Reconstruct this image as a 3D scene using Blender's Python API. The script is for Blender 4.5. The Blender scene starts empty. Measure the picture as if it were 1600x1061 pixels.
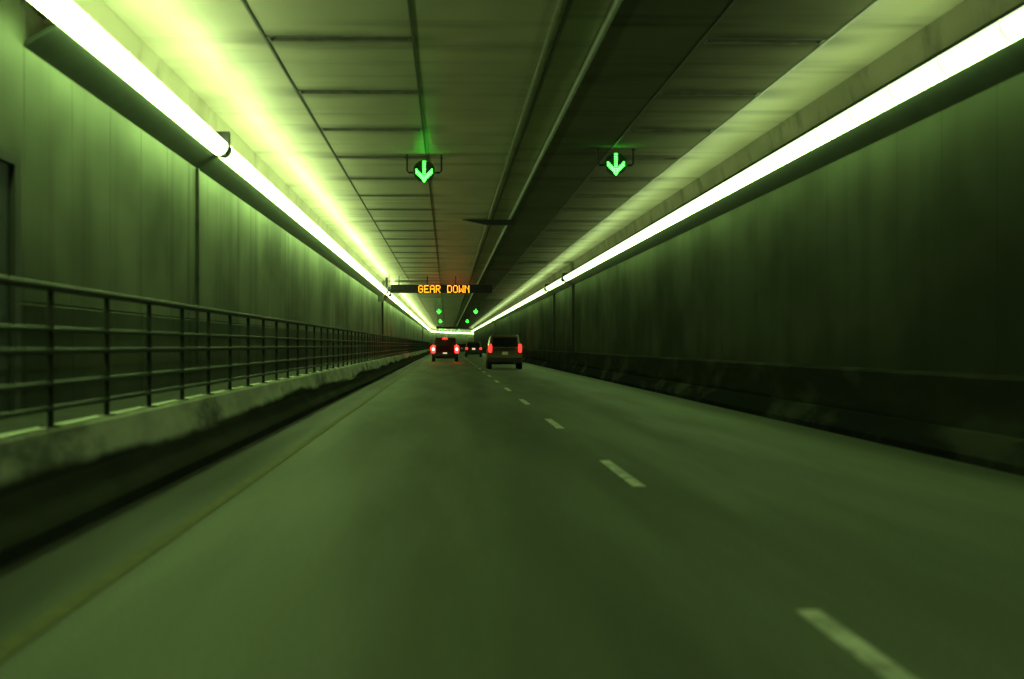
import bpy, bmesh, math, random
from mathutils import Vector, Matrix
random.seed(7)
scene = bpy.context.scene
C = scene.collection

# ------------------------------------------------------------------ camera
CAMH = 1.31
cam = bpy.data.objects.new('camera', bpy.data.cameras.new('camera'))
C.objects.link(cam)
scene.camera = cam
cam.data.sensor_width = 36.0
cam.data.lens = 67.5
cam.location = (0, 0, CAMH)
yaw = math.atan(101 / 3000.0)            # looking slightly to the right of the tunnel's axis
pitch = math.atan(8.5 / 3000.0)
cam.rotation_euler = (math.pi / 2 + pitch, 0, -yaw)
cam.data.clip_start = 0.1
cam.data.clip_end = 3000
cam.data.dof.use_dof = True              # a fast lens, focused on the road ahead
cam.data.dof.focus_distance = 70.0
cam.data.dof.aperture_fstop = 1.6

# ------------------------------------------------------------------ world: no daylight gets in
w = bpy.data.worlds.new('World')
scene.world = w
w.use_nodes = True
w.node_tree.nodes['Background'].inputs[0].default_value = (0.02, 0.03, 0.03, 1)
w.node_tree.nodes['Background'].inputs[1].default_value = 0.02

scene.view_settings.view_transform = 'Standard'
scene.view_settings.look = 'None'
scene.view_settings.gamma = 1.0
scene.view_settings.exposure = 0.0
scene.view_settings.use_curve_mapping = False
scene.render.engine = 'CYCLES'
scene.cycles.use_denoising = True
scene.cycles.use_light_tree = True
scene.cycles.adaptive_threshold = 0.02
scene.cycles.max_bounces = 4
scene.cycles.diffuse_bounces = 2
scene.cycles.glossy_bounces = 2
scene.cycles.sample_clamp_indirect = 6.0
scene.cycles.caustics_reflective = False
scene.cycles.caustics_refractive = False

LENS_C = (0.72, 1.0, 0.50)
TOP_C = (0.70, 1.0, 0.38)
TUBE = (0.56, 1.0, 0.25)                 # greenish fluorescent light
TUBE_L, TUBE_R = 4.0, 3.6               # the right row is the older, weaker one

# ------------------------------------------------------------------ the tunnel's axis
S0, RAD = 450.0, 520.0                   # straight, then a bend to the right
SEND = 690.0
def P(s, x, z):
    if s <= S0:
        return Vector((x, s, z))
    t = (s - S0) / RAD
    r = RAD - x
    return Vector((RAD - r * math.cos(t), S0 + r * math.sin(t), z))
def ang(s):
    return 0.0 if s <= S0 else -(s - S0) / RAD

XL, XR = -4.20, 6.25                     # wall faces
CEIL = CAMH + 4.10

# ------------------------------------------------------------------ materials
def new_mat(name):
    m = bpy.data.materials.new(name)
    m.use_nodes = True
    nt = m.node_tree
    return m, nt, nt.nodes['Principled BSDF']
def plain(name, col, rough=0.6, metal=0.0, spec=0.5, var=0.0, scale=3.0):
    m, nt, b = new_mat(name)
    b.inputs['Base Color'].default_value = (*col, 1)
    b.inputs['Roughness'].default_value = rough
    b.inputs['Metallic'].default_value = metal
    b.inputs['Specular IOR Level'].default_value = spec
    if var:
        g = nt.nodes.new('ShaderNodeNewGeometry')
        n = nt.nodes.new('ShaderNodeTexNoise'); n.inputs['Scale'].default_value = scale
        n.inputs['Detail'].default_value = 6
        nt.links.new(g.outputs['Position'], n.inputs['Vector'])
        r = nt.nodes.new('ShaderNodeValToRGB')
        r.color_ramp.elements[0].position = 0.3; r.color_ramp.elements[1].position = 0.7
        r.color_ramp.elements[0].color = (*[c * (1 - var) for c in col], 1)
        r.color_ramp.elements[1].color = (*[min(1, c * (1 + var)) for c in col], 1)
        nt.links.new(n.outputs['Fac'], r.inputs['Fac'])
        nt.links.new(r.outputs['Color'], b.inputs['Base Color'])
    return m
def emit(name, col, strength):
    m = bpy.data.materials.new(name); m.use_nodes = True
    nt = m.node_tree; nt.nodes.clear()
    o = nt.nodes.new('ShaderNodeOutputMaterial'); e = nt.nodes.new('ShaderNodeEmission')
    e.inputs[0].default_value = (*col, 1); e.inputs[1].default_value = strength
    nt.links.new(e.outputs[0], o.inputs[0])
    return m
class NT:
    """small node-writing helper"""
    def __init__(s, nt): s.nt = nt
    def n(s, t, **k):
        a = s.nt.nodes.new(t)
        for q, v in k.items(): setattr(a, q, v)
        return a
    def l(s, a, b): s.nt.links.new(a, b)
    def noise(s, scale3, sc=1.0, detail=5, rough=0.55, off=(0, 0, 0)):
        g = s.n('ShaderNodeNewGeometry'); m = s.n('ShaderNodeMapping')
        m.inputs['Scale'].default_value = scale3; m.inputs['Location'].default_value = off
        t = s.n('ShaderNodeTexNoise'); t.inputs['Scale'].default_value = sc
        t.inputs['Detail'].default_value = detail; t.inputs['Roughness'].default_value = rough
        s.l(g.outputs['Position'], m.inputs['Vector']); s.l(m.outputs[0], t.inputs['Vector'])
        return t.outputs['Fac']
    def rng(s, v, a, b, c, d, smooth=True):
        r = s.n('ShaderNodeMapRange'); r.interpolation_type = 'SMOOTHSTEP' if smooth else 'LINEAR'
        s.l(v, r.inputs[0])
        for i, q in enumerate((a, b, c, d)): r.inputs[i + 1].default_value = q
        return r.outputs[0]
    def mul(s, a, b, op='MULTIPLY'):
        m = s.n('ShaderNodeMath', operation=op)
        for i, q in enumerate((a, b)):
            if isinstance(q, (int, float)): m.inputs[i].default_value = q
            else: s.l(q, m.inputs[i])
        return m.outputs[0]
    def mix(s, f, a, b):
        m = s.n('ShaderNodeMix', data_type='RGBA')
        s.l(f, m.inputs['Factor'])
        for k, q in (('A', a), ('B', b)):
            i = [x for x in m.inputs if x.name == k and x.type == 'RGBA'][0]
            if isinstance(q, tuple): i.default_value = (*q, 1)
            else: s.l(q, i)
        return [x for x in m.outputs if x.type == 'RGBA'][0]
    def bump(s, h, strength, dist, bsdf):
        b = s.n('ShaderNodeBump'); b.inputs['Strength'].default_value = strength
        b.inputs['Distance'].default_value = dist
        s.l(h, b.inputs['Height']); s.l(b.outputs[0], bsdf.inputs['Normal'])

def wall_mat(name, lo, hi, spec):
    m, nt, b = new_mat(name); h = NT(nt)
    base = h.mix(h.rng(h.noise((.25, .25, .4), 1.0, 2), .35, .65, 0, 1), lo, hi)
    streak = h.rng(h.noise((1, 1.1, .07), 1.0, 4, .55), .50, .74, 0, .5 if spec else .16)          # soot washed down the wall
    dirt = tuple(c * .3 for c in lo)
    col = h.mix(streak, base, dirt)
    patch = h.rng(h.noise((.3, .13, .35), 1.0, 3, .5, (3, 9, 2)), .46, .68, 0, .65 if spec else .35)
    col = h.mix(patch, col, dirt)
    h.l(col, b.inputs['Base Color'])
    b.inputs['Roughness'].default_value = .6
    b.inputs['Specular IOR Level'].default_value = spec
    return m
def ceil_mat(name, k):
    m, nt, b = new_mat(name); h = NT(nt)
    base = h.mix(h.rng(h.noise((.5, .25, 1), 1.0, 2), .35, .65, 0, 1), tuple(k * c for c in (.50, .485, .345)), tuple(k * c for c in (.60, .58, .415)))
    band = h.rng(h.noise((.16, .8, 1), 1.0, 4, .6), .48, .74, 0, .6)              # soot bands across the tunnel
    col = h.mix(band, base, tuple(k * c for c in (.19, .186, .14)))
    # soot blown out of the air vents, smeared along the panels either side of each slot
    g = h.n('ShaderNodeNewGeometry'); sx = h.n('ShaderNodeSeparateXYZ'); h.l(g.outputs['Position'], sx.inputs[0])
    fr = h.mul(h.mul(h.mul(sx.outputs['Y'], -14.95 + 2.7, 'ADD'), 1 / 5.4), 1.0, 'FRACT')
    dist = h.mul(h.mul(h.mul(fr, -.5, 'ADD'), 0.0, 'ABSOLUTE'), 5.4)
    edge = h.mul(dist, h.mul(h.noise((.8, .5, 1), 1.0, 3), 1.0), 'ADD')
    xm = h.mul(h.mul(h.rng(sx.outputs['X'], -3.2, -2.2, 0, 1), h.rng(sx.outputs['X'], -.65, .3, 1, 0)),
               h.mul(h.rng(sx.outputs['X'], 3.3, 3.8, 0, 1), h.rng(sx.outputs['X'], 5.0, 6.0, 1, 0)), 'MAXIMUM')
    col = h.mix(h.mul(h.rng(edge, .6, 1.5, .75, 0), xm), col, tuple(k * c for c in (.16, .157, .115)))
    h.l(col, b.inputs['Base Color'])
    h.l(h.rng(h.noise((1, .6, 1), .7, 2), .3, .7, .34, .46), b.inputs['Roughness'])
    b.inputs['Specular IOR Level'].default_value = .035 if k > .9 else .0
    return m
def road_mat():
    m, nt, b = new_mat('worn_asphalt'); h = NT(nt)
    g = h.n('ShaderNodeNewGeometry'); sx = h.n('ShaderNodeSeparateXYZ'); h.l(g.outputs['Position'], sx.inputs[0])
    x = sx.outputs['X']
    wob = h.mul(h.noise((.02, .035, 1), 1.0, 3), .9)
    xx = h.mul(x, wob, 'ADD')
    base = h.mix(h.rng(h.noise((.9, .05, 1), 1.0, 6), .35, .68, 0, 1), (.10, .113, .087), (.155, .175, .136))
    grit = h.rng(h.noise((1, 1, 1), 38.0, 2, .7), .35, .72, 0, .55)
    col = h.mix(grit, base, (.042, .047, .038))
    # oil drips down the middle of each lane; soot lying in both gutters
    oil1 = h.mul(h.rng(xx, .5, 1.15, 0, 1), h.rng(xx, 1.3, 2.3, 1, 0))
    oil2 = h.mul(h.rng(xx, 3.2, 3.9, 0, 1), h.rng(xx, 4.3, 5.0, 1, 0))
    oil = h.mul(oil1, oil2, 'MAXIMUM')
    col = h.mix(h.mul(oil, .15), col, (.032, .036, .03))
    pale = h.mul(h.mul(h.rng(xx, 4.2, 5.0, 0, .6), h.rng(xx, 5.4, 6.0, 1, 0)), h.rng(h.noise((.5, .05, 1), 1.0, 3), .3, .6, .3, 1))
    col = h.mix(pale, col, (.12, .135, .105))
    gl = h.rng(xx, -1.85, -1.25, .9, 0)
    col = h.mix(gl, col, (.014, .015, .013))
    gr = h.rng(xx, 5.4, 6.1, 0, .8)
    col = h.mix(gr, col, (.04, .042, .036))
    h.l(col, b.inputs['Base Color'])
    h.l(h.rng(h.noise((.8, .06, 1), 1.4, 4), .3, .7, .50, .62), b.inputs['Roughness'])
    b.inputs['Specular IOR Level'].default_value = .015
    hh = h.mul(h.noise((1, 1, 1), 55.0, 2, .7), h.mul(h.noise((1, .3, 1), .8, 3), 2.0), 'ADD')
    h.bump(hh, .22, .012, b)
    return m
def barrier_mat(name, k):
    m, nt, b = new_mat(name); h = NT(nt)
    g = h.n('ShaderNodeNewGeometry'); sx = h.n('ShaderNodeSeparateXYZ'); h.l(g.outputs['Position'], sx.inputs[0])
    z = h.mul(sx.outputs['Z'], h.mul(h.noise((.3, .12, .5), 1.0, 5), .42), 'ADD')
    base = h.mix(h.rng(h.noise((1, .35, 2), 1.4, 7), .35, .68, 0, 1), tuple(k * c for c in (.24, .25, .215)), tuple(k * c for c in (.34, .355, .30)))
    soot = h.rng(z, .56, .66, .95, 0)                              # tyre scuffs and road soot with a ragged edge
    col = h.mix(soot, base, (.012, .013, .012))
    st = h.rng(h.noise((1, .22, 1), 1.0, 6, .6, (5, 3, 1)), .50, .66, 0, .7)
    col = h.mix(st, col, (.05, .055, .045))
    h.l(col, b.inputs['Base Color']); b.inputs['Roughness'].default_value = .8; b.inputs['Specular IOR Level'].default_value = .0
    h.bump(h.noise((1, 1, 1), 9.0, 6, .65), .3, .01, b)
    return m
def paint_mat(name, col):
    m, nt, b = new_mat(name); h = NT(nt)
    worn = h.rng(h.noise((1, .4, 1), 7.0, 3, .6), .3, .7, .25, .7)
    h.l(h.mix(worn, col, (.06, .067, .055)), b.inputs['Base Color'])
    b.inputs['Roughness'].default_value = .65
    b.inputs['Specular IOR Level'].default_value = .01
    return m

M = dict(
    wall_left=wall_mat('glazed_wall_panel', (.105, .112, .088), (.165, .175, .137), .04), wall_right=wall_mat('darker_wall_panel', (.050, .055, .043), (.072, .078, .062), .0), ceil=ceil_mat('painted_ceiling_panel', 1.0), ceil_shaded=ceil_mat('shaded_ceiling_panel', .27), ceil_half_shaded=ceil_mat('half_shaded_ceiling_panel', .45), road=road_mat(), barrier=barrier_mat('scuffed_concrete', 2.1), barrier_right=barrier_mat('dark_barrier_concrete', .09),  # right ceiling tones darkened for the light's falloff; right wall and barrier simply darker
    wall_low_dark=wall_mat('darkened_lower_panel', (.045, .05, .04), (.07, .076, .06), .03),  # dark tone put in to darken the wall behind the railing
    concrete=plain('dark_concrete', (.10, .105, .09), .85, var=.3, scale=1.5),
    void=plain('vent_interior', (.06, .06, .05), .9),
    walkway=plain('walkway_concrete', (.03, .032, .026), .85, 0, .1, var=.35, scale=2.0),
    tray=plain('dark_tray_steel', (.016, .022, .018), .55, .0, var=.35, scale=2.5),
    housing=plain('fixture_housing', (.07, .075, .06), .5, .2, var=.3, scale=4),
    steel=plain('railing_steel', (.018, .02, .018), .55, .0, .25, var=.35, scale=5),
    galv=plain('galvanised_steel', (.28, .29, .26), .45, .8, var=.2, scale=8),
    black=plain('black_cabinet', (.012, .013, .012), .5, var=.2, scale=3),
    joint=plain('joint_trim', (.10, .10, .08), .6),
    trim=plain('slot_trim', (.42, .43, .36), .4, var=.2, scale=3),
    vent=plain('vent_louver', (.16, .16, .125), .6, .0, var=.3, scale=6),
    door=plain('dark_door_paint', (.02, .028, .026), .5, var=.3, scale=2),
    white=paint_mat('worn_white_paint', (.78, .79, .70)),
    yellow=paint_mat('worn_yellow_paint', (.14, .13, .05)),
    tube_l=[emit('lit_tube_left_side', LENS_C, 2.6), emit('lit_tube_left_under', TUBE, TUBE_L * 11.0), emit('lit_tube_left_top', TOP_C, TUBE_L * 8.8)],
    tube_r=[emit('lit_tube_right_side', LENS_C, 2.4), emit('lit_tube_right_under', TUBE, TUBE_R * 6.6), emit('lit_tube_right_top', TOP_C, TUBE_R * 2.6)],
    dead=plain('unlit_lens', (.45, .47, .42), .3),
    amber=emit('amber_led', (1.0, .36, .015), 5.5),
    green=emit('green_led', (.03, 1.0, .035), 20.0),
    tyre=plain('tyre_rubber', (.012, .012, .012), .85),
    rim=plain('wheel_rim', (.35, .36, .36), .35, .9),
    glass=plain('tinted_glass', (.012, .014, .014), .08, 0, .7),
    bumper=plain('black_plastic', (.02, .02, .02), .6),
    taupe=plain('taupe_car_paint', (.14, .10, .07), .35, .3),
    maroon=plain('dark_red_car_paint', (.03, .009, .008), .3, .3),
    slate=plain('charcoal_car_paint', (.03, .032, .034), .3, .3),
    plate=plain('licence_plate', (.75, .68, .55), .5),
    brake=emit('brake_lamp_lit', (1.0, .004, .003), 45.0),
    bulb=emit('brake_bulb_glare', (1.0, .05, .035), 110.0),
    tail=emit('tail_lamp_lit', (1.0, .032, .024), 2.6),
    plate_glow=emit('glowing_plate', (1.0, .72, .42), 1.2),  # the plate itself glows, in place of light falling on it
)

# ------------------------------------------------------------------ mesh helpers
def obj(name, verts, faces, m, parent=None, smooth=False):
    me = bpy.data.meshes.new(name); me.from_pydata([tuple(v) for v in verts], [], faces); me.update()
    return link(name, me, m, parent, smooth)
def link(name, me, m=None, parent=None, smooth=False):
    if m is not None and not me.materials: me.materials.append(m)
    if smooth:
        for p in me.polygons: p.use_smooth = True
    o = bpy.data.objects.new(name, me); C.objects.link(o); o.parent = parent
    return o
class MB:
    def __init__(s): s.v = []; s.f = []
    def box(s, a, b):
        (x0, y0, z0), (x1, y1, z1) = a, b; k = len(s.v)
        s.v += [(x0, y0, z0), (x1, y0, z0), (x1, y1, z0), (x0, y1, z0), (x0, y0, z1), (x1, y0, z1), (x1, y1, z1), (x0, y1, z1)]
        s.f += [tuple(k + i for i in q) for q in ((0, 3, 2, 1), (4, 5, 6, 7), (0, 1, 5, 4), (1, 2, 6, 5), (2, 3, 7, 6), (3, 0, 4, 7))]
        return s
    def tube(s, pts, r, n=8, caps=True):
        pts = [Vector(p) for p in pts]; k = len(s.v)
        for i, p in enumerate(pts):
            d = (pts[min(i + 1, len(pts) - 1)] - pts[max(i - 1, 0)]).normalized()
            u = d.cross(Vector((0, 0, 1)) if abs(d.z) < .9 else Vector((0, 1, 0))).normalized(); v = d.cross(u)
            for j in range(n):
                a = 2 * math.pi * j / n; s.v.append(tuple(p + u * r * math.cos(a) + v * r * math.sin(a)))
        for i in range(len(pts) - 1):
            for j in range(n):
                a, b = k + i * n + j, k + i * n + (j + 1) % n
                s.f.append((a, b, b + n, a + n))
        if caps:
            s.f.append(tuple(k + j for j in reversed(range(n)))); s.f.append(tuple(k + (len(pts) - 1) * n + j for j in range(n)))
        return s
    def prism(s, prof, y0, y1, caps=True):
        """closed (x,z) outline pulled along y"""
        k = len(s.v); n = len(prof)
        s.v += [(x, y0, z) for x, z in prof] + [(x, y1, z) for x, z in prof]
        for j in range(n):
            b = (j + 1) % n; s.f.append((k + j, k + b, k + n + b, k + n + j))
        if caps: s.f += [tuple(k + j for j in range(n)), tuple(k + n + j for j in reversed(range(n)))]
        return s
    def path(s, prof, ss, closed=True):
        """(x,z) outline swept along the tunnel axis"""
        k = len(s.v); n = len(prof)
        for t in ss: s.v += [tuple(P(t, x, z)) for x, z in prof]
        for i in range(len(ss) - 1):
            for j in range(n if closed else n - 1):
                b = (j + 1) % n; a0 = k + i * n
                s.f.append((a0 + j, a0 + b, a0 + n + b, a0 + n + j))
        if closed: s.f += [tuple(k + j for j in range(n)), tuple(k + (len(ss) - 1) * n + j for j in reversed(range(n)))]
        return s
    def disc(s, c, r, d, n=10):
        """short drum facing -y"""
        k = len(s.v)
        for q in (0, d): s.v += [(c[0] + r * math.cos(2 * math.pi * j / n), c[1] + q, c[2] + r * math.sin(2 * math.pi * j / n)) for j in range(n)]
        s.f += [tuple(k + j for j in range(n)), tuple(k + n + j for j in reversed(range(n)))]
        s.f += [(k + (j + 1) % n, k + j, k + n + j, k + n + (j + 1) % n) for j in range(n)]
        return s
    def mesh(s, name):
        me = bpy.data.meshes.new(name); me.from_pydata(s.v, [], s.f); me.update()
        bm = bmesh.new(); bm.from_mesh(me); bmesh.ops.recalc_face_normals(bm, faces=bm.faces); bm.to_mesh(me); bm.free()
        return me
    def build(s, name, m, parent=None, smooth=False): return link(name, s.mesh(name), m, parent, smooth)
def empty(name, s=0, x=0, z=0):
    o = bpy.data.objects.new(name, None); C.objects.link(o)
    o.location = P(s, x, z); o.rotation_euler = (0, 0, ang(s)); o.empty_display_size = .2
    return o
def tag(o, label=None, cat=None, group=None, kind=None):
    for k, v in (('label', label), ('category', cat), ('group', group), ('kind', kind)):
        if v: o[k] = v
    return o
def copy_tree(o, parent=None):
    c = o.copy(); C.objects.link(c); c.parent = parent
    for ch in list(o.children): copy_tree(ch, c)
    return c
def put(o, s, x=0, z=0):
    o.location = P(s, x, z); o.rotation_euler = (0, 0, ang(s)); return o
def steps(a, b, d=6.0):
    """sparse on the straight, fine on the bend"""
    out = [a]
    if a < S0:
        t = a
        while t + 30 < min(b, S0): t += 30; out.append(t)
        if b > S0: out.append(S0)
    t = max(a, S0)
    while t + d < b: t += d; out.append(t)
    if out[-1] < b: out.append(b)
    return out
SB = -30.0                               # the tunnel goes on behind the camera

# ------------------------------------------------------------------ setting: road, walkway
SS = steps(SB, SEND)
road = MB().path([(-2.75, 0), (5.95, 0), (5.95, -.4), (-2.75, -.4)], SS).build('road', M['road'])
tag(road, kind='structure')
me = MB().box((-.06, -2.0, .004), (.06, 2.0, .007)).mesh('lane_dash')
for k in range(-1, 30):
    s = 7.4 + 12.25 * k
    put(link('lane_dash', me, M['white'], road), s, 1.77)
MB().path([(-1.95, .004), (-1.84, .004), (-1.84, .007), (-1.95, .007)], SS).build('edge_line', M['yellow'], road)
walk = MB().path([(-4.25, .64), (-3.12, .64), (-3.12, -.4), (-4.25, -.4)], SS).build('walkway', M['walkway'])
tag(walk, kind='structure')

# ------------------------------------------------------------------ setting: walls with their panels
PW, NP = 2.44, 62
def wall(name, x, out, z0):
    WM = M[name]
    o = MB().path([(x + out * .06, -.4), (x + out * .06, CEIL + .5), (x + out * .5, CEIL + .5), (x + out * .5, -.4)], SS).build(name, M['concrete'])
    tag(o, kind='structure')
    a, b = sorted((x, x + out * .05))
    me = MB().box((a, .012, z0), (b, PW - .012, CEIL + .05)).mesh('wall_panel')
    bm = bmesh.new(); bm.from_mesh(me); bmesh.ops.bevel(bm, geom=bm.edges, offset=.006, segments=1, affect='EDGES'); bm.to_mesh(me); bm.free()
    for k in range(NP):
        link('wall_panel', me, WM, o).location = (0, 7.0 + k * PW, 0)
    mb = MB()
    k = 0
    while SB + k * PW < 7.0 - PW + .01:
        mb.path([(a, z0), (b, z0), (b, CEIL + .05), (a, CEIL + .05)], [7.0 - (k + 1) * PW + .012, 7.0 - k * PW - .012]); k += 1
    s = 7.0 + NP * PW
    while s < SEND - PW:
        mb.path([(a, z0), (b, z0), (b, CEIL + .05), (a, CEIL + .05)], [s + .012, s + PW - .012]); s += PW
    tag(mb.build('wall_panels', WM, o), kind='stuff')
    return o
wl = wall('wall_left', XL, -1, 1.74)
dm = MB().box((XL - .05, .012, .645), (XL + .015, PW - .012, 1.725)).mesh('dado_panel')  # dark lower panels added to darken the wall behind the railing
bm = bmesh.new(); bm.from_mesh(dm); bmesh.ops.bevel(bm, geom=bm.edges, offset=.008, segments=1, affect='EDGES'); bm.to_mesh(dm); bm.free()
for k in range(NP): link('dado_panel', dm, M['wall_low_dark'], wl).location = (0, 7.0 + k * PW, 0)
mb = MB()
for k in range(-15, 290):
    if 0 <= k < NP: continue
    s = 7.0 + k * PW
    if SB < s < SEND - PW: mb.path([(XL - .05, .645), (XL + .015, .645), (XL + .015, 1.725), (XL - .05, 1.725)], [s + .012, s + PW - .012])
tag(mb.build('lower_dark_panels', M['wall_low_dark'], wl), kind='stuff')
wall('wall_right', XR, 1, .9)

# ------------------------------------------------------------------ setting: ceiling of panels, air vents, centre slot
cols = [(XL - .05, -2.43), (-2.43, -.46), (-.46, 1.33), (2.06, 3.43), (3.43, 5.11), (5.11, XR + .05)]
ROW, R0, NR = 5.4, 14.95, 29
VW = .42
ceil = MB().path([(XL - .5, CEIL + .30), (XR + .5, CEIL + .30), (XR + .5, CEIL + .6), (XL - .5, CEIL + .6)], SS).build('ceiling', M['void'])
tag(ceil, kind='structure')
G = .011
pm = {}
for i, (a, b) in enumerate(cols):
    y0 = VW / 2 if i in (1, 4) else -ROW * 0 + .004
    y1 = ROW - (VW / 2 if i in (1, 4) else .004)
    me = MB().box((a + G, y0, CEIL), (b - G, y1, CEIL + .06)).mesh('ceiling_panel')
    bm = bmesh.new(); bm.from_mesh(me); bmesh.ops.bevel(bm, geom=bm.edges, offset=.008, segments=1, affect='EDGES'); bm.to_mesh(me); bm.free()
    pm[i] = me
vm = {}
for i in (1, 4):
    a, b = cols[i]; mb = MB()
    y0, y1 = -VW / 2 + .01, VW / 2 - .01
    mb.box((a + .03, y0, CEIL - .012), (b - .03, y0 + .03, CEIL + .05)).box((a + .03, y1 - .03, CEIL - .012), (b - .03, y1, CEIL + .05))
    mb.box((a + .03, y0 + .03, CEIL - .012), (a + .07, y1 - .03, CEIL + .05)).box((b - .07, y0 + .03, CEIL - .012), (b - .03, y1 - .03, CEIL + .05))
    for q in range(5):
        y = y0 + .06 + q * .066
        k = len(mb.v)
        mb.box((a + .07, y, CEIL + .012), (b - .07, y + .012, CEIL + .055))
        for t in range(k, k + 8):
            v = mb.v[t]
            if v[2] > CEIL + .03: mb.v[t] = (v[0], v[1] + .035, v[2])
    vm[i] = mb.mesh('air_vent')
for r in range(NR):
    s = R0 + r * ROW
    for i in range(6): link('ceiling_panel', pm[i], M['ceil_shaded' if i == 3 else 'ceil_half_shaded' if i == 4 else 'ceil'], ceil).location = (0, s, 0)  # columns right of the slot carry the light's falloff in their colour
    for i in (1, 4): link('air_vent', vm[i], M['vent'], ceil).location = (0, s, 0)
far, fars, farv = MB(), MB(), MB()
ranges = []
s = R0 - ROW
while s > SB: ranges.append(s); s -= ROW
s = R0 + NR * ROW
while s < SEND - ROW: ranges.append(s); s += ROW
for s in ranges:
    for i, (a, b) in enumerate(cols):
        q = VW / 2 if i in (1, 4) else .004
        (fars if i in (3, 4) else far).path([(a + G, CEIL), (b - G, CEIL), (b - G, CEIL + .06), (a + G, CEIL + .06)], [s + q, s + ROW - q])
    for i in (1, 4):
        a, b = cols[i]
        for q in range(4):
            farv.path([(a + .05, CEIL + .02), (b - .05, CEIL + .02), (b - .05, CEIL + .05), (a + .05, CEIL + .05)], [s - .17 + q * .09, s - .14 + q * .09])
tag(far.build('ceiling_panels', M['ceil'], ceil), kind='stuff')
tag(fars.build('ceiling_panels', M['ceil_shaded'], ceil), kind='stuff')  # far right columns, falloff of light put into the colour
tag(farv.build('air_vents', M['vent'], ceil), kind='stuff')
# centre slot: recessed between two lips
a, b = cols[2][1], cols[3][0]
MB().path([(a + .02, CEIL + .10), (b - .02, CEIL + .10), (b - .02, CEIL + .13), (a + .02, CEIL + .13)], SS).build('slot_panel', M['ceil'], ceil)
for x0, x1, dz in ((a - .008, a + .035, -.025), (b - .035, b + .008, -.03)):
    MB().path([(x0, CEIL + dz), (x1, CEIL + dz), (x1, CEIL + .12), (x0, CEIL + .12)], SS).build('slot_lip', M['trim'], ceil)
MB().path([(a + .15, CEIL + .06), (a + .19, CEIL + .06), (a + .19, CEIL + .10), (a + .15, CEIL + .10)], SS).build('slot_rail', M['joint'], ceil)
# pale strip added above the left row of lights to catch their glow
MB().path([(XL + .002, CAMH + 3.42), (XL + .02, CAMH + 3.42), (XL + .10, CEIL - .004), (XL + .002, CEIL - .004)], SS).build('glow_catch_strip', M['ceil'], ceil)
MB().path([(XR - .002, CAMH + 3.72), (XR - .02, CAMH + 3.72), (XR - .10, CEIL - .004), (XR - .002, CEIL - .004)], SS).build('glow_catch_strip', M['ceil_half_shaded'], ceil)  # darker strip added on the right to soften the gap above the lights
# cover strips over the long joints
for x in (-2.43, -.46, 3.43):
    MB().path([(x - .016, CEIL - .014), (x + .016, CEIL - .014), (x + .016, CEIL + .02), (x - .016, CEIL + .02)], SS).build('joint_strip', M['joint'], ceil)
MB().path([(5.11 - .018, CEIL - .016), (5.11 + .018, CEIL - .016), (5.11 + .018, CEIL + .02), (5.11 - .018, CEIL + .02)], SS).build('joint_strip', M['trim'], ceil)

# ------------------------------------------------------------------ barriers and railing
bl = MB().path([(-2.62, 0), (-2.63, .09), (-2.80, .32), (-2.84, .34), (-2.93, .66), (-2.96, .68), (-3.14, .68), (-3.14, -.2), (-2.62, -.2)],
               SS).build('concrete_barrier', M['barrier'])
tag(bl, 'low soot stained concrete barrier carrying the railed walkway on the left', 'barrier')
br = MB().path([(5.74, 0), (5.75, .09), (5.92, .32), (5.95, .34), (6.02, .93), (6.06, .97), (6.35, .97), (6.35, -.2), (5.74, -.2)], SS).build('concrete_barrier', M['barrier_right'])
tag(br, 'dark concrete barrier at the foot of the right hand wall', 'barrier')

rl = empty('walkway_railing', 0, -3.05, .68)
tag(rl, 'dark steel railing of five rails along the raised left walkway', 'railing')
pm_ = MB().box((-.022, -.018, -.01), (.022, .018, 1.07)).box((-.07, -.07, -.002), (.07, .07, .012)).mesh('post')
for k in range(-3, 130):
    s = 10.0 + k * 2.44
    if s > S0: break
    link('post', pm_, M['steel'], rl).location = (0, s, 0)
for hgt, r in ((1.075, .032), (.75, .022), (.58, .026), (.33, .022), (.14, .022)):
    prof = [(.0 + r * math.cos(q * math.pi / 4), hgt + r * math.sin(q * math.pi / 4)) for q in range(8)]
    m2 = MB().path([(x - 3.05, z + .68) for x, z in prof], SS)
    m2.v = [(x + 3.05, y, z - .68) for x, y, z in m2.v]
    m2.build('rail', M['steel'], rl, True)

# ------------------------------------------------------------------ rows of fluorescent luminaires
FL = 2.44
LENS = [(.34, 3.175), (.385, 3.145), (.45, 3.14), (.51, 3.17), (.555, 3.23), (.572, 3.295), (.562, 3.345), (.45, 3.388)]
LMAT = [1, 1, 0, 0, 0, 0, 2]
HOUS = [(.345, 3.180), (.445, 3.378), (.435, 3.405), (.40, 3.415), (.22, 3.38), (.24, 3.25)]
def lens_mesh(rings, side):
    """open curved lens; pairs of rings make one luminaire; facets carry the side, lower and upper glow"""
    n = len(LENS); v = [q for r in rings for q in r]; f = []; mi = []
    for k in range(0, len(rings), 2):
        for j in range(n - 1):
            a, b_ = k * n + j, (k + 1) * n + j
            f.append((a, a + 1, b_ + 1, b_) if side > 0 else (a, b_, b_ + 1, a + 1)); mi.append(LMAT[j])
    me = bpy.data.meshes.new('lens'); me.from_pydata(v, [], f); me.update()
    for m in M['tube_l' if side < 0 else 'tube_r']: me.materials.append(m)
    for p_, q in zip(me.polygons, mi): p_.material_index = q
    return me
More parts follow.
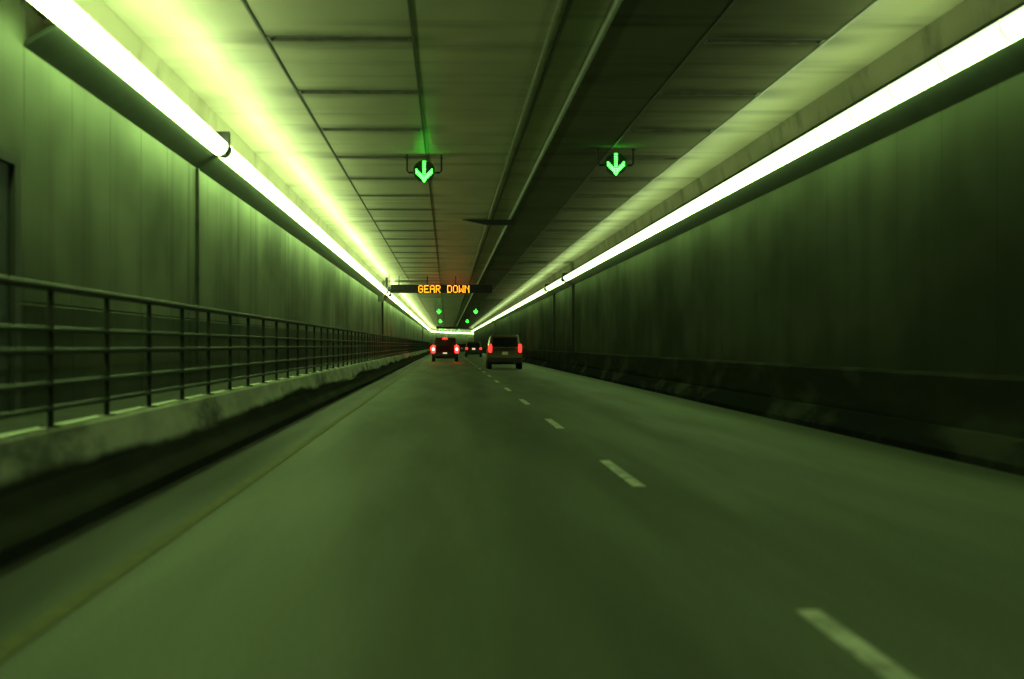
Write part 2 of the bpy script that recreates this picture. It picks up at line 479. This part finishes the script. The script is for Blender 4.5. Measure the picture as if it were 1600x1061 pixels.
def lum_mesh(side, lit=True):
    wx = XL if side < 0 else XR
    X = lambda u: wx - side * u
    L = FL
    lens = lens_mesh([[(X(u), 0.0, CAMH + z) for u, z in LENS], [(X(u), L, CAMH + z) for u, z in LENS]], side)
    hs = MB().prism([(X(u), CAMH + z) for u, z in HOUS], .004, L - .004).mesh('housing')
    ec = MB()
    big = [(u - (u - .45) * .04, z - (z - 3.27) * .04) for u, z in LENS]
    ec.prism([(X(u), CAMH + z) for u, z in big], .002, .02)
    ec = ec.mesh('end_cap')
    hg = MB().box((min(X(0), X(.24)), -.02, CAMH + 3.34), (max(X(0), X(.24)), .02, CAMH + 3.38))
    return lens, hs, ec, hg.mesh('hanger')
def luminaire(side, meshes, lit, label, group):
    o = empty('tube_luminaire')
    tag(o, label, 'light', group)
    link('lens', meshes[0], None, o); link('housing', meshes[1], M['housing'], o)
    link('end_cap', meshes[2], M['housing'], o); 
    for y in (.5, FL - .5): link('hanger', meshes[3], M['galv'], o).location = (0, y, 0)
    return o
ends = {}
NTH = {32.0: 'nearest', 121.0: 'second', 322.0: 'farthest', 94.0: 'nearest', 110.0: 'second', 250.0: 'farthest'}
GAP = {32.0: .5, 121.0: 4.0, 322.0: 5.0, 94.0: 2.0, 110.0: 2.0, 250.0: 3.0}
for side in (-1, 1):
    ms = lum_mesh(side)
    where = 'left' if side < 0 else 'right'
    proto = luminaire(side, ms, True, 'lit fluorescent luminaire in an unbroken run of the row above the %s hand wall' % where, 'luminaires above the %s hand wall' % where)
    first = True; base_label = proto['label']
    far = []; fh = MB()
    gaps = [32.0, 121.0, 322.0] if side < 0 else [94.0, 110.0, 250.0]
    s = 32.0 - 18 * (FL + .04) if side < 0 else 94.0 - 42 * (FL + .04)
    n = 0; after = None; prev = None
    wx = XL if side < 0 else XR
    while s < SEND - 4:
        for g_ in gaps:
            if abs(s - g_) < FL * .5 and (side, g_) not in ends:
                ends[(side, g_)] = s
                s += GAP[g_]; after = g_
                if prev: prev['label'] = 'lit luminaire ending just before the %s break in the %s hand row' % (NTH[g_], where)
        if s > 12 and n < 150:
            o = proto if first else copy_tree(proto)
            o['label'] = base_label
            first = False
            o.location = (0, s, 0); n += 1; prev = o
            if after:
                o['label'] = 'lit luminaire starting just beyond the %s break in the %s hand row' % (NTH[after], where); after = None
        else:
            far += [[tuple(P(q, wx - side * u, CAMH + z)) for u, z in LENS] for q in (s, s + FL)]
            fh.path([(wx - side * u, CAMH + z) for u, z in HOUS], [s + .004, s + FL - .004])
        s += FL + .04
    o = empty('tube_luminaires'); tag(o, 'far end of the row of lit luminaires above the %s hand wall' % where, 'light', kind='stuff')
    o2 = link('lens', lens_mesh(far, side), None, o); tag(o2, kind='stuff')
    o3 = fh.build('housing', M['housing'], o); tag(o3, kind='stuff')
    # dark cable tray between the row and the wall
    tr = [(.335, 3.165), (.315, 3.20), (.02, 3.03), (.0, 2.96)]
    t = MB().path([(wx - side * u, CAMH + z) for u, z in tr], steps(19.2 if side < 0 else SB, SEND)).build('cable_tray', M['tray'])
    tag(t, 'dark sloping cable tray under the %s hand row of lights' % where, 'cable tray')

# junction box and conduit at each break in the rows
for (side, g_), s in sorted(ends.items(), key=lambda q: q[1]):
    wx = XL if side < 0 else XR
    X = lambda u: wx - side * u
    gap = GAP[g_]
    j = empty('junction_box', s + gap / 2, 0, 0)
    jb = MB().box((min(X(.30), X(.56)), -.11, CAMH + 3.30), (max(X(.30), X(.56)), .11, CAMH + 3.56))
    jb.box((min(X(.37), X(.50)), -.05, CAMH + 3.16), (max(X(.37), X(.50)), .05, CAMH + 3.30))
    jb.build('box', M['black'], j)
    tag(j, {(-1, 32.): 'nearest dark junction box breaking the left row of lights', (-1, 121.): 'dark junction box beside the end of the amber message sign',
            (-1, 322.): 'small far junction box in the left row of lights'}.get((side, g_), '%s junction box breaking the right row of lights' % {94.: 'nearer', 110.: 'second', 250.: 'farthest small'}.get(g_, '')), 'junction box', 'junction boxes')
    c = empty('conduit', s + gap / 2, 0, 0)
    cw = .05 if g_ < 50 else .09
    MB().box((min(X(.002), X(.002 + cw)), -cw, .97), (max(X(.002), X(.002 + cw)), cw, CAMH + 2.95)).build('pipe', M['steel'], c)
    for z in (1.5, 2.4, 3.3):
        MB().box((min(X(.002), X(.01 + cw)), -cw - .04, z), (max(X(.002), X(.01 + cw)), cw + .04, z + .05)).build('clamp', M['steel'], c)
    tag(c, {(-1, 32.): 'vertical dark conduit on the near part of the left wall', (-1, 121.): 'vertical conduit on the left wall below the message sign bracket',
            (-1, 322.): 'tiny far conduit on the left wall'}.get((side, g_), '%s vertical dark conduit on the right wall' % {94.: 'nearer', 110.: 'second', 250.: 'far faint'}.get(g_, '')), 'conduit', 'wall conduits')

# ------------------------------------------------------------------ service door in the left wall, at the picture's edge
d = empty('service_door', 16.0, XL, 0)
MB().box((.01, .12, .66), (.05, 2.38, 3.02)).build('door_leaf', M['door'], d)
MB().box((.0, 2.38, .66), (.10, 2.62, 3.14)).box((.0, -.12, .66), (.10, .12, 3.14)).box((.0, .12, 3.02), (.10, 2.38, 3.14)).build('door_frame', M['black'], d)
MB().box((.05, .25, 1.6), (.11, .29, 1.9)).build('door_handle', M['galv'], d)
tag(d, 'dark service door in the left wall at the edge of the picture', 'door')

# ------------------------------------------------------------------ lane control signals
ARROW = []
for q in range(9): ARROW += [(-.014, .155 - q * .038), (.014, .155 - q * .038)]
for q in range(1, 6):
    for r in range(3):
        ARROW += [(-q * .027, -.155 + q * .026 + r * .026), (q * .027, -.155 + q * .026 + r * .026)]
ARROW += [(0, -.165)]
def signal():
    o = empty('lane_signal')
    mb = MB().disc((0, 0, 0), .225, .16, 28)
    mb.build('housing', M['black'], o)
    n = 24; v = MB(); k = 0
    for rr, yy in ((.232, .06), (.238, -.07), (.230, -.07), (.224, .0)):
        v.v += [(rr * math.cos(math.pi * (-.1 + 1.2 * j / n)), yy, rr * math.sin(math.pi * (-.1 + 1.2 * j / n))) for j in range(n + 1)]
    for q in range(3):
        v.f += [(q * (n + 1) + j, q * (n + 1) + j + 1, (q + 1) * (n + 1) + j + 1, (q + 1) * (n + 1) + j) for j in range(n)]
    v.build('visor', M['black'], o)
    for sx in (-1, 1):
        MB().tube([(sx * .21, .08, -.02), (sx * .33, .08, -.02), (sx * .37, .08, .02), (sx * .37, .08, .30)], .022).box(
            (sx * .37 - .05, .03, .285), (sx * .37 + .05, .13, .30)).build('bracket_arm', M['black'], o)
    a = MB()
    for x, z in ARROW: a.disc((x * 1.22, -.012, z * 1.30), .016, .012, 6)
    a.build('down_arrow', M['green'], o)
    return o
sg = signal()
spots = [(41.3, -.50, 3.73, 'large bright green down arrow lane signal over the left lane, nearest of its row'),
         (39.9, 3.51, 3.77, 'large green down arrow lane signal over the right lane, nearest of its row'),
         (184, -.80, 3.22, 'left lane green arrow signal just beneath the message sign'), (184, 2.72, 3.22, 'right lane green arrow signal, first beyond the message sign'),
         (250, -.90, 3.10, 'left lane green arrow signal, second beyond the message sign'), (250, 2.60, 3.10, 'right lane green arrow signal, second beyond the message sign'),
         (404, -1.05, 3.05, 'farthest tiny left lane green arrow signal above the braking car'), (404, 2.40, 3.05, 'farthest tiny right lane green arrow signal before the bend')]
for i, (s, x, z, lab) in enumerate(spots):
    o = sg if i == 0 else copy_tree(sg)
    put(o, s, x, CAMH + z); o['label'] = lab; o['category'] = 'traffic signal'; o['group'] = 'green arrow lane signals'
    top = CEIL - (CAMH + z)
    for sx in (-1, 1):
        if top > .31: MB().box((sx * .37 - .02, .06, .295), (sx * .37 + .02, .10, top - .002)).build('hanger', M['black'], o)

# ------------------------------------------------------------------ message signs
FONT = {'G': "01110 10001 10000 10111 10001 10001 01110", 'E': "11111 10000 10000 11110 10000 10000 11111", 'A': "01110 10001 10001 11111 10001 10001 10001",
        'R': "11110 10001 10001 11110 10100 10010 10001", 'D': "11110 10001 10001 10001 10001 10001 11110", 'O': "01110 10001 10001 10001 10001 10001 01110",
        'W': "10001 10001 10001 10101 10101 11011 10001", 'N': "10001 11001 10101 10011 10001 10001 10001"}
def message_sign(s, x0, x1, z0, z1, text=None, lx0=0, lx1=0, label=''):
    o = empty('message_sign', s, 0, 0)
    mb = MB().box((x0, 0, z0), (x1, .35, z1)); me = mb.mesh('cabinet')
    bm = bmesh.new(); bm.from_mesh(me); bmesh.ops.bevel(bm, geom=bm.edges, offset=.02, segments=2, affect='EDGES'); bm.to_mesh(me); bm.free()
    link('cabinet', me, M['black'], o)
    MB().box((x0 - .02, -.05, z1 - .01), (x1 + .02, .02, z1 + .02)).build('hood', M['bumper'], o)
    for q in range(4):
        x = x0 + (x1 - x0) * (.08 + .28 * q)
        MB().box((x - .03, .14, z1), (x + .03, .20, CEIL - .002)).build('hanger', M['black'], o)
    if text:
        cw = (lx1 - lx0) / len(text); px = cw / 6.0; pz = (z1 - z0 - .03) / 7.0
        for i, ch in enumerate(text):
            if ch == ' ': continue
            a = MB()
            for r, row in enumerate(FONT[ch].split()):
                for c_, bit in enumerate(row):
                    if bit == '1': a.disc((lx0 + i * cw + (c_ + .5) * px, -.012, z1 - .015 - (r + .5) * pz), .0235, .012, 6)
            l = a.build('letter', M['amber'], o); l['label'] = 'amber dot letter ' + ch
    tag(o, label, 'sign')
    return o
message_sign(114, -3.35, 2.66, CAMH + 3.08, CAMH + 3.56, 'GEAR DOWN', -1.72, 1.36, 'long black message sign reading GEAR DOWN in amber dots under the ceiling')
message_sign(385, -2.2, 2.2, CAMH + 3.25, CAMH + 3.62, label='small dark unlit sign cabinet under the far ceiling before the bend')
# bracket and camera where the sign meets the row of lights
b = empty('sign_bracket', 116.5, 0, 0)
mb = MB().box((-3.75, -.1, CAMH + 3.25), (-3.33, .1, CAMH + 3.55)).box((-3.75, -.05, CAMH + 3.55), (-3.6, .05, CEIL - .002)); mb.build('arm', M['black'], b)
MB().box((-4.18, -.3, CAMH + 2.62), (-3.84, .3, CAMH + 2.98)).build('equipment_box', M['black'], b)
MB().tube([(-3.9, 0, CAMH + 2.95), (-3.72, 0, CAMH + 3.05), (-3.6, 0, CAMH + 3.26)], .05).build('cable', M['black'], b)
tag(b, 'dark steel bracket and box holding the left end of the message sign', 'bracket')
cm = empty('surveillance_camera', 113.0, -3.42, CAMH + 3.34)
MB().box((-.09, -.25, -.07), (.09, .15, .09)).build('body', M['galv'], cm)
MB().disc((0, -.29, .01), .05, .05, 12).build('lens', M['glass'], cm)
MB().box((-.03, -.03, .09), (.03, .03, CEIL - CAMH - 3.34 - .002)).build('mount', M['galv'], cm)
tag(cm, 'small pale camera hanging beside the left end of the message sign', 'camera')
# dark detector bar across the centre slot
o = empty('ceiling_detector', 62.5, 0, 0)
MB().prism([(.52, CEIL - .035), (1.3, CEIL - .20), (2.13, CEIL - .20), (2.15, CEIL - .035)], -.16, .16).build('body', M['black'], o)
MB().box((.49, -.19, CEIL - .035), (2.18, .19, CEIL - .028)).build('mounting_plate', M['bumper'], o)
tag(o, 'flat black detector bar fixed across the ceiling centre slot', 'detector')
# ------------------------------------------------------------------ cars (built facing +y, rear at y=0)
def car(name, paint, W, Hh, L, lamp, label, braking, style):
    o = empty(name)
    hw = W / 2
    zb, zbelt = .36, Hh * .585
    def section(y, wl, zbot, zbel, wt, ztop):
        return [(-wl * .93, y, zbot), (-wl * .985, y, zbot + .10), (-wl, y, zbot + .28), (-wl * .995, y, zbel - .05), (-wl * .965, y, zbel), (-wt, y, ztop - .07), (-wt + .05, y, ztop - .02), (-wt + .17, y, ztop),
                (wt - .17, y, ztop), (wt - .05, y, ztop - .02), (wt, y, ztop - .07), (wl * .965, y, zbel), (wl * .995, y, zbel - .05), (wl, y, zbot + .28), (wl * .985, y, zbot + .10), (wl * .93, y, zbot)]
    wt = hw * .79
    st = [section(.10, hw * .90, zb + .16, zbelt, hw * .80, zbelt + .06),
          section(.06, hw * .95, zb + .04, zbelt, hw * .86, zbelt + .06),
          section(.16, hw, zb, zbelt + .02, hw * .86, zbelt + .10),
          section(.34, hw, zb, zbelt + .02, wt, Hh - .03),
          section(.60, hw, zb, zbelt + .02, wt, Hh),
          section(L * .48, hw, zb, zbelt, wt, Hh - .01),
          section(L * .56, hw, zb, zbelt - .02, wt * .97, Hh - .08),
          section(L * .72, hw, zb, zbelt - .04, hw * .80, zbelt + .06),
          section(L * .95, hw * .96, zb, zbelt - .12, hw * .74, zbelt - .03),
          section(L, hw * .84, zb + .08, zbelt - .26, hw * .66, zbelt - .16)]
    v = [p for q in st for p in q]; n = 16; f = []
    for i in range(len(st) - 1):
        for j in range(n):
            f.append((i * n + j, i * n + (j + 1) % n, (i + 1) * n + (j + 1) % n, (i + 1) * n + j))
    f += [tuple(range(n - 1, -1, -1)), tuple((len(st) - 1) * n + j for j in range(n))]
    mb = MB(); mb.v, mb.f = v, f
    body = mb.build('body', paint, o, True)
    # rear window lies on the sloping tailgate
    gz0, gz1 = zbelt + .12, Hh - .14
    def yr(z): return .16 + (z - zbelt - .10) / (Hh - .03 - zbelt - .10) * .18
    g0, g1 = hw * .76, hw * .68
    obj('rear_window', [(-g0, yr(gz0) - .025, gz0), (g0, yr(gz0) - .025, gz0), (g1, yr(gz1) - .025, gz1), (-g1, yr(gz1) - .025, gz1),
                        (-g0, yr(gz0) + .03, gz0), (g0, yr(gz0) + .03, gz0), (g1, yr(gz1) + .03, gz1), (-g1, yr(gz1) + .03, gz1)],
        [(0, 1, 2, 3), (0, 4, 5, 1), (1, 5, 6, 2), (2, 6, 7, 3), (3, 7, 4, 0)], M['glass'], o)
    for sx in (-1, 1):
        for ya, yb in ((.55, L * .27), (L * .285, L * .44), (L * .455, L * .60)):
            zt = Hh - .13 if yb < L * .5 else Hh - .20
            q = lambda y, z, e: (sx * (hw * .965 + (wt - hw * .965) * (z - zbelt) / (Hh - .07 - zbelt) + e), y, z)
            yb2 = yb - (.22 if yb > L * .5 else 0)
            obj('side_window', [q(ya, zbelt + .07, .012), q(yb, zbelt + .07, .012), q(yb2, zt, .012), q(ya + .05, zt, .012), q(ya, zbelt + .07, -.02), q(yb, zbelt + .07, -.02), q(yb2, zt, -.02), q(ya + .05, zt, -.02)],
                [(0, 1, 2, 3), (0, 4, 5, 1), (1, 5, 6, 2), (2, 6, 7, 3), (3, 7, 4, 0)], M['glass'], o)
        MB().box((sx * hw * 1.10 - .10, L * .60, zbelt + .05), (sx * hw * 1.10 + .10, L * .60 + .10, zbelt + .21)).build('wing_mirror', paint, o)
        MB().box((sx * (wt - .16) - .02, .7, Hh + .02), (sx * (wt - .16) + .02, L * .46, Hh + .05)).box((sx * (wt - .16) - .02, .75, Hh - .02), (sx * (wt - .16) + .02, .82, Hh + .03)).box(
            (sx * (wt - .16) - .02, L * .4, Hh - .02), (sx * (wt - .16) + .02, L * .4 + .07, Hh + .03)).build('roof_rail', M['bumper'], o)
        # tail lamp: tall rounded lens wrapped round the corner
        cx, cz, rw, rh = sx * lamp['x'], lamp['z'], lamp['w'], lamp['h']
        t = MB(); nn = 16
        for yy, k in ((.13, 1.0), (.035, 1.0), (.02, .88)):
            for j in range(nn):
                a = 2 * math.pi * j / nn
                cxx = math.copysign(abs(math.cos(a)) ** .6, math.cos(a)); czz = math.copysign(abs(math.sin(a)) ** .6, math.sin(a))
                t.v.append((cx + rw * k * cxx, yy, cz + rh * k * czz))
        for i in range(2):
            t.f += [(i * nn + j, i * nn + (j + 1) % nn, (i + 1) * nn + (j + 1) % nn, (i + 1) * nn + j) for j in range(nn)]
        t.f.append(tuple(2 * nn + j for j in range(nn)))
        tl = t.build('tail_lamp', M['brake' if braking else 'tail'], o)
        if braking: MB().disc((cx, .006, cz), .095, .012, 12).build('bulb', M['bulb'], tl)
        for yw in (.78, L - .85):
            w_ = empty('wheel'); w_.parent = o; w_.location = (sx * (hw - .13), yw, .36)
            n_ = 22; mb = MB()
            prof = [(-.115, .24), (-.12, .33), (-.09, .36), (.09, .36), (.12, .33), (.115, .24)]
            for x_, r_ in prof: mb.v += [(x_, r_ * math.cos(2 * math.pi * j / n_), r_ * math.sin(2 * math.pi * j / n_)) for j in range(n_)]
            for i in range(5): mb.f += [(i * n_ + j, i * n_ + (j + 1) % n_, (i + 1) * n_ + (j + 1) % n_, (i + 1) * n_ + j) for j in range(n_)]
            mb.build('tyre', M['tyre'], w_, True)
            rm = MB(); xo = sx * .10
            rm.v += [(xo, .235 * math.cos(2 * math.pi * j / n_), .235 * math.sin(2 * math.pi * j / n_)) for j in range(n_)] + [(-xo, .235 * math.cos(2 * math.pi * j / n_), .235 * math.sin(2 * math.pi * j / n_)) for j in range(n_)] + [(xo * .6, 0, 0)]
            rm.f += [(j, (j + 1) % n_, 2 * n_) for j in range(n_)] + [(j, (j + 1) % n_, n_ + (j + 1) % n_, n_ + j) for j in range(n_)] + [tuple(n_ + j for j in range(n_))]
            rm.build('rim', M['rim'], w_)
    MB().box((-hw * .94, -.03, zb + .06), (hw * .94, .12, zb + .28)).build('bumper', M['bumper'], o)
    MB().box((-hw * .70, .5, zb - .10), (hw * .70, L - .5, zb + .06)).build('underbody', M['bumper'], o)
    MB().tube([(hw * .55, -.02, zb - .02), (hw * .55, .6, zb - .02)], .035).build('exhaust', M['galv'], o)
    zp = lamp['plate']
    MB().box((-.16, .035, zp), (.16, .05, zp + .16)).build('licence_plate', M['plate_glow'] if braking or style == 'far' else M['plate'], o)
    if braking: MB().box((-.17, .20, Hh - .10), (.17, .30, Hh - .05)).build('high_brake_lamp', M['brake'], o)
    MB().box((-.28, .03, zp + .20), (.28, .058, zp + .24)).build('tailgate_handle', M['bumper'], o)
    tag(o, label, 'car')
    return o
c1 = car('suv', M['taupe'], 1.90, 1.86, 4.5, dict(x=.80, z=1.13, w=.10, h=.24, plate=.78), 'dark taupe sport utility car with dim red tail lamps in the right lane', False, 'near')
put(c1, 103.0, 3.10)
c2 = car('suv', M['maroon'], 2.04, 1.88, 4.7, dict(x=.90, z=.98, w=.15, h=.30, plate=.56), 'dark red car with glaring brake lamps in the left lane', True, 'near')
put(c2, 148.0, -.18)
c3 = car('suv', M['slate'], 1.86, 1.62, 4.4, dict(x=.76, z=.92, w=.13, h=.12, plate=.80), 'small far dark car seen between the two nearer cars', False, 'far')
put(c3, 208.0, 2.85)
c4 = car('suv', M['slate'], 1.84, 1.55, 4.3, dict(x=.72, z=.90, w=.13, h=.11, plate=.72), 'farthest tiny car showing only red lamps beside the braking car', False, 'near')
put(c4, 300.0, 2.25)
c4['group'] = c3['group'] = c1['group'] = c2['group'] = 'cars driving ahead'
